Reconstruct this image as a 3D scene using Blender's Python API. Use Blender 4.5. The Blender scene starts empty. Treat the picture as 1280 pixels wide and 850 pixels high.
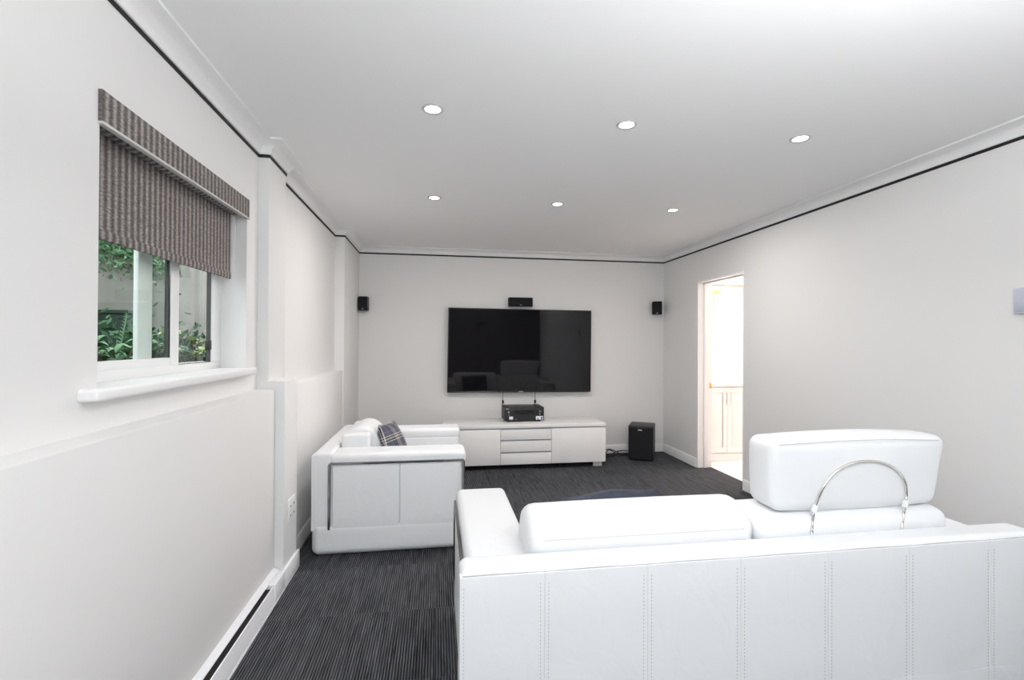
import bpy, bmesh, math, random
from mathutils import Vector, Matrix

sc = bpy.context.scene
COL = sc.collection
PI = math.pi

# ------------------------------------------------------------------ camera
F_PX, YAW, PITCH, ROLL, EYE = 596.606, 0.1560, 0.0056, 0.0052, 1.3316
cam_data = bpy.data.cameras.new('camera')
cam = bpy.data.objects.new('camera', cam_data)
COL.objects.link(cam)
cam_data.sensor_fit = 'HORIZONTAL'
cam_data.sensor_width = 36.0
cam_data.lens = F_PX * 36.0 / 1280.0
cam_data.clip_start = 0.02
fw = Vector((math.sin(YAW) * math.cos(PITCH), math.cos(YAW) * math.cos(PITCH), math.sin(PITCH)))
rt = Vector((math.cos(YAW), -math.sin(YAW), 0))
up = rt.cross(fw)
r2 = rt * math.cos(ROLL) + up * math.sin(ROLL)
u2 = -rt * math.sin(ROLL) + up * math.cos(ROLL)
cam.matrix_world = Matrix(((r2.x, u2.x, -fw.x, 0), (r2.y, u2.y, -fw.y, 0), (r2.z, u2.z, -fw.z, EYE), (0, 0, 0, 1)))
sc.camera = cam

# ------------------------------------------------------------------ world, added rear fill, exposure
world = bpy.data.worlds.new('overcast_sky')
sc.world = world
world.use_nodes = True
bg = world.node_tree.nodes['Background']
bg.inputs['Color'].default_value = (0.90, 0.96, 1.0, 1)
bg.inputs['Strength'].default_value = 3.0

def area_light(name, loc, rot, sx, sy, power, color=(1, 1, 1)):
    l = bpy.data.lights.new(name, 'AREA')
    l.shape = 'RECTANGLE'; l.size = sx; l.size_y = sy
    l.energy = power; l.color = color
    o = bpy.data.objects.new(name, l)
    o.location = loc; o.rotation_euler = rot
    COL.objects.link(o)
    return o
# fill light added behind the camera, set outside a made-up glazed door
area_light('added_rear_fill', (-0.28, -1.95, 1.15), (PI / 2, 0, 0), 1.05, 2.0, 22, (0.98, 0.99, 1.0))

sc.view_settings.view_transform = 'Standard'
sc.view_settings.look = 'None'
sc.view_settings.exposure = 0.0
sc.view_settings.gamma = 1.0
sc.view_settings.use_curve_mapping = False
sc.cycles.max_bounces = 14
sc.cycles.diffuse_bounces = 10
sc.cycles.glossy_bounces = 6
sc.cycles.transparent_max_bounces = 16
sc.cycles.sample_clamp_indirect = 6.0

# ------------------------------------------------------------------ materials
def new_mat(name):
    m = bpy.data.materials.new(name); m.use_nodes = True
    nt = m.node_tree
    return m, nt, nt.nodes['Principled BSDF']

def N(nt, kind, **kw):
    n = nt.nodes.new(kind)
    for k, v in kw.items():
        if k in n.inputs: n.inputs[k].default_value = v
        else: setattr(n, k, v)
    return n

def pbr(name, col, rough=0.5, metal=0.0, spec=0.5, bump=0.0, bscale=200.0, coat=0.0, var=0.0, vscale=6.0):
    m, nt, b = new_mat(name)
    b.inputs['Base Color'].default_value = (*col, 1)
    b.inputs['Roughness'].default_value = rough
    b.inputs['Metallic'].default_value = metal
    b.inputs['Specular IOR Level'].default_value = spec
    b.inputs['Coat Weight'].default_value = coat
    if bump or var:
        tc = N(nt, 'ShaderNodeTexCoord')
    if bump:
        ns = N(nt, 'ShaderNodeTexNoise', Scale=bscale, Detail=3.0)
        nt.links.new(tc.outputs['Object'], ns.inputs['Vector'])
        bp = N(nt, 'ShaderNodeBump', Strength=bump, Distance=0.002)
        nt.links.new(ns.outputs['Fac'], bp.inputs['Height'])
        nt.links.new(bp.outputs['Normal'], b.inputs['Normal'])
    if var:
        n2 = N(nt, 'ShaderNodeTexNoise', Scale=vscale, Detail=4.0)
        nt.links.new(tc.outputs['Object'], n2.inputs['Vector'])
        mx = N(nt, 'ShaderNodeMix', data_type='RGBA')
        mx.inputs[6].default_value = (*[c * (1 - var) for c in col], 1)
        mx.inputs[7].default_value = (*[min(1, c * (1 + var)) for c in col], 1)
        nt.links.new(n2.outputs['Fac'], mx.inputs[0])
        nt.links.new(mx.outputs[2], b.inputs['Base Color'])
    return m

def emit(name, col, strength):
    m, nt, b = new_mat(name)
    b.inputs['Base Color'].default_value = (*col, 1)
    b.inputs['Emission Color'].default_value = (*col, 1)
    b.inputs['Emission Strength'].default_value = strength
    return m

def glass_mat(name, tint, refl=0.06):
    m = bpy.data.materials.new(name); m.use_nodes = True
    nt = m.node_tree; nt.nodes.clear()
    out = N(nt, 'ShaderNodeOutputMaterial')
    tr = N(nt, 'ShaderNodeBsdfTransparent'); tr.inputs['Color'].default_value = (*tint, 1)
    gl = N(nt, 'ShaderNodeBsdfGlossy'); gl.inputs['Roughness'].default_value = 0.02
    lw = N(nt, 'ShaderNodeLayerWeight', Blend=0.5)
    pw = N(nt, 'ShaderNodeMath', operation='POWER'); pw.inputs[1].default_value = 4.0
    fr = N(nt, 'ShaderNodeMath', operation='MULTIPLY_ADD'); fr.inputs[1].default_value = 0.5; fr.inputs[2].default_value = 0.02
    nt.links.new(lw.outputs['Facing'], pw.inputs[0]); nt.links.new(pw.outputs[0], fr.inputs[0])
    mx = N(nt, 'ShaderNodeMixShader')
    nt.links.new(fr.outputs[0], mx.inputs[0]); nt.links.new(tr.outputs[0], mx.inputs[1]); nt.links.new(gl.outputs[0], mx.inputs[2])
    nt.links.new(mx.outputs[0], out.inputs['Surface'])
    return m

def leather_mat():
    m, nt, b = new_mat('white_leather')
    b.inputs['Base Color'].default_value = (0.775, 0.785, 0.80, 1)
    b.inputs['Roughness'].default_value = 0.42
    b.inputs['Specular IOR Level'].default_value = 0.35
    tc = N(nt, 'ShaderNodeTexCoord')
    vo = N(nt, 'ShaderNodeTexVoronoi', Scale=420.0)
    ns = N(nt, 'ShaderNodeTexNoise', Scale=7.0, Detail=3.0, Roughness=0.55, Distortion=0.6)
    nt.links.new(tc.outputs['Object'], vo.inputs['Vector']); nt.links.new(tc.outputs['Object'], ns.inputs['Vector'])
    b1 = N(nt, 'ShaderNodeBump', Strength=0.12, Distance=0.0008)
    b2 = N(nt, 'ShaderNodeBump', Strength=0.32, Distance=0.012)
    nt.links.new(ns.outputs['Fac'], b2.inputs['Height']); nt.links.new(vo.outputs['Distance'], b1.inputs['Height'])
    nt.links.new(b2.outputs['Normal'], b1.inputs['Normal']); nt.links.new(b1.outputs['Normal'], b.inputs['Normal'])
    return m

def carpet_mat():
    m, nt, b = new_mat('ribbed_carpet')
    L = nt.links.new
    tc = N(nt, 'ShaderNodeTexCoord'); sp = N(nt, 'ShaderNodeSeparateXYZ'); L(tc.outputs['Object'], sp.inputs[0])
    def M(op, a, bb=None, c=None):
        n = N(nt, 'ShaderNodeMath', operation=op)
        for i, v in enumerate((a, bb, c)):
            if v is None: continue
            if isinstance(v, (int, float)): n.inputs[i].default_value = v
            else: L(v, n.inputs[i])
        return n.outputs[0]
    # half-metre carpet tiles, each with its own shade and slight rib offset
    tx = M('FLOOR', M('MULTIPLY', sp.outputs['X'], 2.0)); ty = M('FLOOR', M('MULTIPLY', M('ADD', sp.outputs['Y'], 0.07), 2.0))
    cb = N(nt, 'ShaderNodeCombineXYZ'); L(tx, cb.inputs[0]); L(ty, cb.inputs[1])
    wn = N(nt, 'ShaderNodeTexWhiteNoise', noise_dimensions='2D'); L(cb.outputs[0], wn.inputs['Vector'])
    off = M('MULTIPLY', wn.outputs['Value'], 0.02)
    ribx = M('ADD', sp.outputs['X'], off)
    rib = M('SINE', M('MULTIPLY', ribx, 2 * PI / 0.0118))
    rib01 = M('MULTIPLY_ADD', rib, 0.5, 0.5)
    ribp = M('POWER', rib01, 2.0)
    # streaks along the ribs, one value per rib
    ridx = M('FLOOR', M('MULTIPLY', ribx, 1 / 0.0118))
    cs = N(nt, 'ShaderNodeCombineXYZ'); L(ridx, cs.inputs[0]); L(M('MULTIPLY', sp.outputs['Y'], 5.0), cs.inputs[1]); L(ty, cs.inputs[2])
    st = N(nt, 'ShaderNodeTexNoise', Scale=1.0, Detail=2.0); L(cs.outputs[0], st.inputs['Vector'])
    fine = N(nt, 'ShaderNodeTexNoise', Scale=340.0, Detail=2.0); L(tc.outputs['Object'], fine.inputs['Vector'])
    amp = M('MULTIPLY', ribp, M('MULTIPLY_ADD', st.outputs['Fac'], 1.9, -0.25))
    fac = M('ADD', M('MULTIPLY', amp, 0.75), M('MULTIPLY', fine.outputs['Fac'], 0.32))
    cw = N(nt, 'ShaderNodeCombineXYZ'); L(M('MULTIPLY', ribx, 42.0), cw.inputs[0]); L(M('MULTIPLY', sp.outputs['Y'], 2.2), cw.inputs[1]); L(ty, cw.inputs[2])
    wide = N(nt, 'ShaderNodeTexNoise', Scale=1.0, Detail=3.0, Roughness=0.65); L(cw.outputs[0], wide.inputs['Vector'])
    fac = M('ADD', fac, M('MULTIPLY', M('SUBTRACT', wide.outputs['Fac'], 0.5), 0.5))
    fac = M('ADD', fac, M('MULTIPLY', wn.outputs['Value'], 0.08))
    ramp = N(nt, 'ShaderNodeValToRGB')
    ramp.color_ramp.elements[0].position = 0.10; ramp.color_ramp.elements[0].color = (0.007, 0.0075, 0.0085, 1)
    ramp.color_ramp.elements[1].position = 0.95; ramp.color_ramp.elements[1].color = (0.165, 0.172, 0.19, 1)
    L(fac, ramp.inputs[0]); L(ramp.outputs[0], b.inputs['Base Color'])
    b.inputs['Roughness'].default_value = 0.95; b.inputs['Specular IOR Level'].default_value = 0.15
    bmp = N(nt, 'ShaderNodeBump', Strength=0.8, Distance=0.004)
    L(M('ADD', rib01, M('MULTIPLY', fine.outputs['Fac'], 0.7)), bmp.inputs['Height']); L(bmp.outputs['Normal'], b.inputs['Normal'])
    return m

def blind_mat():
    m, nt, b = new_mat('woven_blind_fabric')
    L = nt.links.new
    tc = N(nt, 'ShaderNodeTexCoord'); sp = N(nt, 'ShaderNodeSeparateXYZ'); L(tc.outputs['Object'], sp.inputs[0])
    def M(op, a, bb=None, c=None):
        n = N(nt, 'ShaderNodeMath', operation=op)
        for i, v in enumerate((a, bb, c)):
            if v is None: continue
            if isinstance(v, (int, float)): n.inputs[i].default_value = v
            else: L(v, n.inputs[i])
        return n.outputs[0]
    per = 0.033
    s = M('MULTIPLY_ADD', M('SINE', M('MULTIPLY', sp.outputs['Y'], 2 * PI / per)), 0.5, 0.5)
    col_i = M('FLOOR', M('MULTIPLY', sp.outputs['Y'], 3 / per))
    cb = N(nt, 'ShaderNodeCombineXYZ'); L(M('MULTIPLY', col_i, 7.31), cb.inputs[0]); L(M('MULTIPLY', sp.outputs['Z'], 150.0), cb.inputs[1])
    dash = N(nt, 'ShaderNodeTexNoise', Scale=1.0, Detail=1.0); L(cb.outputs[0], dash.inputs['Vector'])
    fine = N(nt, 'ShaderNodeTexNoise', Scale=260.0, Detail=2.0); L(tc.outputs['Object'], fine.inputs['Vector'])
    f = M('ADD', M('MULTIPLY', s, 0.55), M('MULTIPLY', M('MULTIPLY_ADD', dash.outputs['Fac'], 2.0, -0.5), 0.42))
    f = M('ADD', f, M('MULTIPLY', M('SUBTRACT', fine.outputs['Fac'], 0.5), 0.5))
    ramp = N(nt, 'ShaderNodeValToRGB')
    e = ramp.color_ramp.elements
    e[0].position = 0.12; e[0].color = (0.075, 0.062, 0.062, 1)
    e[1].position = 0.92; e[1].color = (0.40, 0.37, 0.34, 1)
    mid = ramp.color_ramp.elements.new(0.5); mid.color = (0.17, 0.15, 0.145, 1)
    L(f, ramp.inputs[0]); L(ramp.outputs[0], b.inputs['Base Color'])
    b.inputs['Roughness'].default_value = 0.9
    bmp = N(nt, 'ShaderNodeBump', Strength=0.4, Distance=0.002); L(f, bmp.inputs['Height']); L(bmp.outputs['Normal'], b.inputs['Normal'])
    return m

def plaid_mat():
    m, nt, b = new_mat('navy_plaid_cloth')
    L = nt.links.new
    tc = N(nt, 'ShaderNodeTexCoord'); sp = N(nt, 'ShaderNodeSeparateXYZ'); L(tc.outputs['Object'], sp.inputs[0])
    def M(op, a, bb=None):
        n = N(nt, 'ShaderNodeMath', operation=op)
        for i, v in enumerate((a, bb)):
            if v is None: continue
            if isinstance(v, (int, float)): n.inputs[i].default_value = v
            else: L(v, n.inputs[i])
        return n.outputs[0]
    def stripes(axis):
        t = M('FRACT', M('MULTIPLY', M('ADD', sp.outputs[axis], 3.0), 1 / 0.125))
        r = N(nt, 'ShaderNodeValToRGB'); r.color_ramp.interpolation = 'CONSTANT'
        els = r.color_ramp.elements
        els[0].position = 0.0; els[0].color = (0.052, 0.058, 0.082, 1)
        els[1].position = 0.34; els[1].color = (0.70, 0.64, 0.58, 1)
        for p, c in ((0.385, (0.006, 0.007, 0.012, 1)), (0.47, (0.45, 0.42, 0.40, 1)), (0.56, (0.010, 0.011, 0.018, 1)),
                     (0.63, (0.75, 0.69, 0.62, 1)), (0.67, (0.085, 0.088, 0.12, 1)), (0.90, (0.20, 0.19, 0.22, 1)), (0.93, (0.052, 0.058, 0.082, 1))):
            q = els.new(p); q.color = c
        L(t, r.inputs[0]); return r.outputs[0]
    mx = N(nt, 'ShaderNodeMix', data_type='RGBA'); mx.inputs[0].default_value = 0.5
    L(stripes('X'), mx.inputs[6]); L(stripes('Z'), mx.inputs[7])
    L(mx.outputs[2], b.inputs['Base Color'])
    b.inputs['Roughness'].default_value = 0.9
    ns = N(nt, 'ShaderNodeTexNoise', Scale=500.0)
    L(tc.outputs['Object'], ns.inputs['Vector'])
    bmp = N(nt, 'ShaderNodeBump', Strength=0.4, Distance=0.001); L(ns.outputs['Fac'], bmp.inputs['Height']); L(bmp.outputs['Normal'], b.inputs['Normal'])
    return m

MT = {
    'wall': pbr('white_wall_paint', (0.765, 0.76, 0.755), 0.85, spec=0.2, bump=0.08, bscale=160),
    'ceiling': pbr('white_ceiling_paint', (0.87, 0.87, 0.87), 0.9, spec=0.15),
    'rear': pbr('charcoal_wall_paint', (0.10, 0.095, 0.095), 0.85, spec=0.2),
    'trim': pbr('white_trim_gloss', (0.84, 0.84, 0.84), 0.45, spec=0.4),
    'black_line': pbr('black_picture_line', (0.006, 0.005, 0.005), 0.6),
    'carpet': carpet_mat(),
    'leather': leather_mat(),
    'seam': pbr('pale_leather_seam', (0.60, 0.60, 0.61), 0.7),
    'stitch': pbr('grey_thread', (0.42, 0.42, 0.43), 0.8),
    'chrome': pbr('polished_chrome', (0.30, 0.30, 0.31), 0.10, metal=1.0),
    'hoop': pbr('bright_chrome', (0.80, 0.77, 0.72), 0.14, metal=1.0),
    'feet': pbr('dark_plastic_feet', (0.02, 0.02, 0.02), 0.5),
    'lacquer': pbr('white_gloss_lacquer', (0.86, 0.85, 0.845), 0.28, spec=0.45),
    'alu': pbr('brushed_aluminium', (0.36, 0.37, 0.42), 0.35, metal=1.0),
    'black': pbr('black_plastic', (0.010, 0.010, 0.012), 0.45, bump=0.15, bscale=700),
    'blackgloss': pbr('black_gloss_plastic', (0.008, 0.008, 0.009), 0.2),
    'grille': pbr('black_speaker_cloth', (0.014, 0.015, 0.017), 0.9, spec=0.2, bump=0.5, bscale=900),
    'screen': pbr('dark_glass_screen', (0.005, 0.0045, 0.006), 0.04, spec=0.36),
    'silver': pbr('silver_mark', (0.55, 0.55, 0.56), 0.3, metal=0.6),
    'white_plastic': pbr('white_plastic', (0.80, 0.80, 0.80), 0.4),
    'bluegrey': pbr('pale_blue_grey_plastic', (0.50, 0.53, 0.62), 0.4),
    'heater': pbr('white_enamel', (0.82, 0.83, 0.86), 0.4, spec=0.4),
    'slot': pbr('dark_heater_slot', (0.012, 0.012, 0.012), 0.8),
    'vinyl': pbr('white_window_vinyl', (0.84, 0.85, 0.85), 0.35),
    'gasket': pbr('dark_window_gasket', (0.05, 0.055, 0.06), 0.5),
    'pane_green': glass_mat('window_glass', (0.95, 0.985, 0.965)),
    'pane_clear': glass_mat('clear_glass', (0.96, 0.97, 0.965)),
    'blind': blind_mat(),
    'blind_edge': pbr('pale_blind_edge', (0.55, 0.54, 0.52), 0.6),
    'plaid': plaid_mat(),
    'denim': pbr('navy_denim_cloth', (0.043, 0.049, 0.070), 0.9, bump=0.8, bscale=600, var=0.35, vscale=60),
    'lens': emit('lit_lamp_lens', (1.0, 0.99, 0.97), 9.0),
    'ring': pbr('grey_lamp_ring', (0.50, 0.50, 0.49), 0.35),
    'sconce': emit('lit_sconce_glass', (1.0, 0.93, 0.85), 7.0),
    'brass': pbr('brass', (0.72, 0.42, 0.12), 0.3, metal=1.0),
    'red': emit('red_standby_led', (0.9, 0.03, 0.02), 0.7),
    'sticker_blue': pbr('blue_sticker_print', (0.08, 0.14, 0.45), 0.5),
    'sticker_white': pbr('white_sticker', (0.80, 0.80, 0.78), 0.5),
    'bath_floor': pbr('pale_bath_tile', (0.80, 0.78, 0.75), 0.3),
    'bath_wall': pbr('cream_bath_paint', (0.86, 0.84, 0.81), 0.7),
    'orange_line': pbr('tan_picture_line', (0.20, 0.06, 0.012), 0.6),
    'garden_wall': pbr('weathered_concrete', (0.235, 0.225, 0.20), 0.9, bump=0.6, bscale=14, var=0.35, vscale=2.2),
    'soil': pbr('garden_soil', (0.10, 0.085, 0.065), 0.95, bump=0.8, bscale=30, var=0.5, vscale=12),
    'leaf': pbr('green_leaf', (0.13, 0.27, 0.13), 0.35, var=0.35, vscale=14),
    'leaf_pale': pbr('yellow_green_leaf', (0.42, 0.52, 0.20), 0.4, var=0.3, vscale=14),
    'leaf_dark': pbr('dark_green_leaf', (0.045, 0.12, 0.05), 0.5, var=0.4, vscale=9),
    'stem': pbr('brown_stem', (0.10, 0.075, 0.05), 0.9),
    'utility': pbr('dark_green_metal', (0.035, 0.065, 0.05), 0.5),
}

# ------------------------------------------------------------------ mesh helpers
def finish(bm, sharp=35):
    bmesh.ops.remove_doubles(bm, verts=bm.verts, dist=1e-5)
    bmesh.ops.recalc_face_normals(bm, faces=bm.faces)
    lim = math.radians(sharp)
    for f in bm.faces: f.smooth = True
    for e in bm.edges:
        if len(e.link_faces) == 2:
            e.smooth = e.calc_face_angle(0) < lim

def obj(name, bm, mat, parent=None, loc=None, rot=None, sharp=35, clean=True):
    if clean: finish(bm, sharp)
    me = bpy.data.meshes.new(name)
    bm.to_mesh(me); bm.free()
    me.materials.append(MT[mat] if isinstance(mat, str) else mat)
    o = bpy.data.objects.new(name, me)
    COL.objects.link(o)
    if parent is not None: o.parent = parent
    if loc is not None: o.location = loc
    if rot is not None: o.rotation_euler = rot
    return o

def tag(o, label, cat, group=None):
    o['label'] = label; o['category'] = cat
    if group: o['group'] = group
    return o

def struct(o, label=None):
    o['kind'] = 'structure'
    if label: o['label'] = label
    return o

def thing(name, label, cat, loc=(0, 0, 0), rz=0.0, group=None):
    o = bpy.data.objects.new(name, None)
    o.empty_display_size = 0.1
    COL.objects.link(o)
    o.location = loc; o.rotation_euler = (0, 0, rz)
    return tag(o, label, cat, group)

def box(bm, x0, x1, y0, y1, z0, z1, bevel=0.0, seg=2):
    vs = [bm.verts.new(p) for p in ((x0, y0, z0), (x1, y0, z0), (x1, y1, z0), (x0, y1, z0), (x0, y0, z1), (x1, y0, z1), (x1, y1, z1), (x0, y1, z1))]
    fs = [bm.faces.new([vs[i] for i in q]) for q in ((3, 2, 1, 0), (4, 5, 6, 7), (0, 1, 5, 4), (1, 2, 6, 5), (2, 3, 7, 6), (3, 0, 4, 7))]
    if bevel:
        es = list({e for f in fs for e in f.edges})
        bmesh.ops.bevel(bm, geom=es, offset=bevel, segments=seg, profile=0.5, affect='EDGES')
    return bm

def bx(x0, x1, y0, y1, z0, z1, bevel=0.0, seg=2):
    return box(bmesh.new(), x0, x1, y0, y1, z0, z1, bevel, seg)

def rbox(x0, x1, y0, y1, z0, z1, r=0.03, puff=(0, 0, 0), k=3, m=5, fn=None):
    """rounded, optionally puffed-up box with evenly gridded faces"""
    lo = (x0, y0, z0); hi = (x1, y1, z1)
    c = [(a + b) / 2 for a, b in zip(lo, hi)]; h = [(b - a) / 2 for a, b in zip(lo, hi)]
    r = min(r, min(h) * 0.98)
    pos = []
    for a in range(3):
        inn = h[a] - r
        t = [r * math.tan(PI / 4 * i / k) for i in range(1, k + 1)]
        p = [-inn - q for q in reversed(t)] + [-inn + 2 * inn * i / m for i in range(m + 1)] + [inn + q for q in t]
        pos.append(p)
    bm = bmesh.new()
    def put(p):
        q = [max(-(h[i] - r), min(h[i] - r, p[i])) for i in range(3)]
        d = Vector([p[i] - q[i] for i in range(3)])
        if d.length > 1e-9: d = d.normalized() * r
        v = Vector(q) + d
        u = [v[i] / h[i] for i in range(3)]
        for a in range(3):
            if puff[a]:
                b_, c_ = (a + 1) % 3, (a + 2) % 3
                v[a] += puff[a] * u[a] * max(0, 1 - u[b_] ** 2) * max(0, 1 - u[c_] ** 2)
        v = v + Vector(c)
        if fn: v = fn(v)
        return bm.verts.new(v)
    for a in range(3):
        b_, c_ = (a + 1) % 3, (a + 2) % 3
        for s in (-1, 1):
            grid = []
            for pb in pos[b_]:
                row = []
                for pc in pos[c_]:
                    p = [0, 0, 0]; p[a] = s * h[a]; p[b_] = pb; p[c_] = pc
                    row.append(put(p))
                grid.append(row)
            for i in range(len(grid) - 1):
                for j in range(len(grid[0]) - 1):
                    q = [grid[i][j], grid[i + 1][j], grid[i + 1][j + 1], grid[i][j + 1]]
                    bm.faces.new(q if s > 0 else q[::-1])
    return bm

def catmull(pts, n, closed=True):
    out = []; L = len(pts)
    rng = range(L) if closed else range(L - 1)
    for i in rng:
        g = (lambda j: Vector(pts[j % L])) if closed else (lambda j: Vector(pts[max(0, min(L - 1, j))]))
        p0, p1, p2, p3 = g(i - 1), g(i), g(i + 1), g(i + 2)
        for k in range(n):
            t = k / n
            out.append(0.5 * ((2 * p1) + (p2 - p0) * t + (2 * p0 - 5 * p1 + 4 * p2 - p3) * t * t + (3 * p1 - p0 - 3 * p2 + p3) * t ** 3))
    if not closed: out.append(Vector(pts[-1]))
    return out

def cushion(profile, x0, x1, r=0.05, n=4, sag=0.0, ns=8):
    """soft cushion: closed (y,z) profile run along x with rounded ends"""
    pr = [Vector((p[0], p[1])) for p in catmull([(a, b, 0) for a, b in profile], n)]
    cen = sum(pr, Vector((0, 0))) / len(pr)
    st = []
    for i in range(5):
        a = PI / 2 * i / 4
        st.append((x0 + r * (1 - math.sin(a)) if False else x0 + r * (1 - math.cos(a)), r * (1 - math.sin(a))))
    for i in range(1, ns): st.append((x0 + r + (x1 - x0 - 2 * r) * i / ns, 0))
    for i in range(4, -1, -1):
        a = PI / 2 * i / 4
        st.append((x1 - r * (1 - math.cos(a)), r * (1 - math.sin(a))))
    bm = bmesh.new(); rings = []
    for x, ins in st:
        t = (x - x0) / (x1 - x0)
        ring = []
        for p in pr:
            d = p - cen
            L = d.length
            q = cen + d * max(0.05, (L - ins * 0.8) / L)
            q.y += sag * math.sin(PI * t) * max(0, (p.y - cen.y)) / 0.2
            ring.append(bm.verts.new((x, q.x, q.y)))
        rings.append(ring)
    for a, b in zip(rings, rings[1:]):
        for i in range(len(a)):
            j = (i + 1) % len(a)
            bm.faces.new((a[i], a[j], b[j], b[i]))
    for ring in (rings[0], rings[-1]):
        mid = bm.verts.new(sum((v.co for v in ring), Vector()) / len(ring))
        for i in range(len(ring)):
            bm.faces.new((ring[i], ring[(i + 1) % len(ring)], mid))
    return bm

def tube(bm, pts, r, seg=8, cap=True, closed=False):
    pts = [Vector(p) for p in pts]
    rings = []; L = len(pts)
    ref = Vector((0.31, 0.17, 0.93)).normalized()
    for i, p in enumerate(pts):
        if closed: t = pts[(i + 1) % L] - pts[i - 1]
        else: t = pts[min(i + 1, L - 1)] - pts[max(i - 1, 0)]
        t.normalize()
        a = t.cross(ref)
        if a.length < 1e-3: a = t.cross(Vector((1, 0, 0)))
        a.normalize(); b = t.cross(a)
        rr = r[i] if isinstance(r, (list, tuple)) else r
        rings.append([bm.verts.new(p + (a * math.cos(2 * PI * k / seg) + b * math.sin(2 * PI * k / seg)) * rr) for k in range(seg)])
    rng = range(L) if closed else range(L - 1)
    for i in rng:
        A, B = rings[i], rings[(i + 1) % L]
        for k in range(seg): bm.faces.new((A[k], A[(k + 1) % seg], B[(k + 1) % seg], B[k]))
    if cap and not closed:
        bm.faces.new(rings[0][::-1]); bm.faces.new(rings[-1])
    return bm

def lathe(bm, prof, seg=32, cx=0, cy=0):
    rings = [[bm.verts.new((cx + r * math.cos(2 * PI * k / seg), cy + r * math.sin(2 * PI * k / seg), z)) for k in range(seg)] for r, z in prof]
    for A, B in zip(rings, rings[1:]):
        for k in range(seg): bm.faces.new((A[k], A[(k + 1) % seg], B[(k + 1) % seg], B[k]))
    return rings

def prism(bm, poly, axis, a0, a1):
    """extrude a 2-D polygon along an axis"""
    def P(u, v, w):
        return {'x': (w, u, v), 'y': (u, w, v), 'z': (u, v, w)}[axis]
    A = [bm.verts.new(P(u, v, a0)) for u, v in poly]; B = [bm.verts.new(P(u, v, a1)) for u, v in poly]
    n = len(poly)
    for i in range(n): bm.faces.new((A[i], A[(i + 1) % n], B[(i + 1) % n], B[i]))
    bm.faces.new(A[::-1]); bm.faces.new(B)
    return bm

def sweep_plan(path, prof):
    """sweep a (offset, z) profile along a closed plan path, mitred; offset is towards the room"""
    n = len(path); P = [Vector(p) for p in path]
    rows = []
    for off, z in prof:
        row = []
        for i in range(n):
            d1 = (P[i] - P[i - 1]).normalized(); d2 = (P[(i + 1) % n] - P[i]).normalized()
            n1 = Vector((d1.y, -d1.x)); n2 = Vector((d2.y, -d2.x))
            m = (n1 + n2) / (1 + n1.dot(n2))
            row.append((P[i].x + m.x * off, P[i].y + m.y * off, z))
        rows.append(row)
    bm = bmesh.new()
    V = [[bm.verts.new(p) for p in row] for row in rows]
    k = len(prof)
    for a in range(k):
        A, B = V[a], V[(a + 1) % k]
        for i in range(n): bm.faces.new((A[i], A[(i + 1) % n], B[(i + 1) % n], B[i]))
    return bm

# ------------------------------------------------------------------ room shell
XL, XP, XR = -0.953, -0.898, 2.773          # upper left wall, pillar, right wall
YB, YR, ZC = 5.546, -1.80, 2.40             # back wall, rear wall, ceiling
W_Y0, W_Y1, W_Z0, W_Z1 = 1.523, 2.590, 1.185, 2.050    # window recess
D_Y0, D_Y1, D_Z1 = 3.980, 4.770, 2.000      # doorway in the right wall
XT = 2.930                                  # far side of the doorway

struct(obj('floor', bx(-1.3, XT, YR - 0.1, YB + 0.1, -0.12, 0), 'carpet'), 'dark charcoal ribbed carpet running towards the television wall')
struct(obj('ceiling', bx(-1.3, 3.0, YR - 0.1, YB + 0.1, ZC, ZC + 0.1), 'ceiling'), 'plain white ceiling with six recessed lamps')

S_Y0, S_Y1, S_Z0, S_Z1 = -1.0, 0.3, 1.2, 2.05     # unseen side window, added to let in more light
b = bmesh.new()
def wl(y0, y1, z0, z1): box(b, XL - 0.15, XL, y0, y1, z0, z1)
wl(YR - 0.1, S_Y0, 0, 2.45); wl(S_Y0, S_Y1, 0, S_Z0); wl(S_Y0, S_Y1, S_Z1, 2.45); wl(S_Y1, W_Y0, 0, 2.45)
wl(W_Y0, W_Y1, 0, W_Z0 - 0.01); wl(W_Y0, W_Y1, W_Z1, 2.45); wl(W_Y1, YB + 0.1, 0, 2.45)
# thicker foundation below, pillar, and the return beside the television wall
box(b, XL - 0.05, -0.858, YR - 0.1, 2.745, -0.02, 1.074, 0.006)
box(b, XL - 0.05, XP, 2.7435, 3.030, 1.0, 2.45, 0.004)
box(b, XL - 0.05, -0.810, 2.742, 2.980, -0.02, 1.117, 0.006)
box(b, XL - 0.05, -0.875, 2.95, YB + 0.02, -0.02, 1.062, 0.006)
box(b, XL - 0.05, -0.865, 4.692, YB + 0.02, -0.02, 2.45, 0.003)
struct(obj('wall_left', b, 'wall'), 'white left wall with a ledge, a pillar and the window')
struct(obj('wall_back', bx(-1.2, 3.0, YB, YB + 0.12, -0.02, 2.45), 'wall'), 'white end wall behind the television')
b = bmesh.new()
box(b, XR, XT, YR - 0.1, D_Y0, -0.02, 2.45); box(b, XR, XT, D_Y1, YB + 0.1, -0.02, 2.45); box(b, XR, XT, D_Y0, D_Y1, D_Z1, 2.45)
struct(obj('wall_right', b, 'wall'), 'white right wall with the doorway')
b = bmesh.new()
G0, G1 = -0.80, 0.24                         # opening for the unseen glazed door, added for the rear fill light
box(b, -1.2, G0, YR - 0.12, YR, -0.02, 2.45); box(b, G1, 3.0, YR - 0.12, YR, -0.02, 2.45); box(b, G0, G1, YR - 0.12, YR, 2.12, 2.45)
struct(obj('wall_rear', b, 'rear'), 'dark wall behind the camera')
b = bmesh.new()
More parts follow.
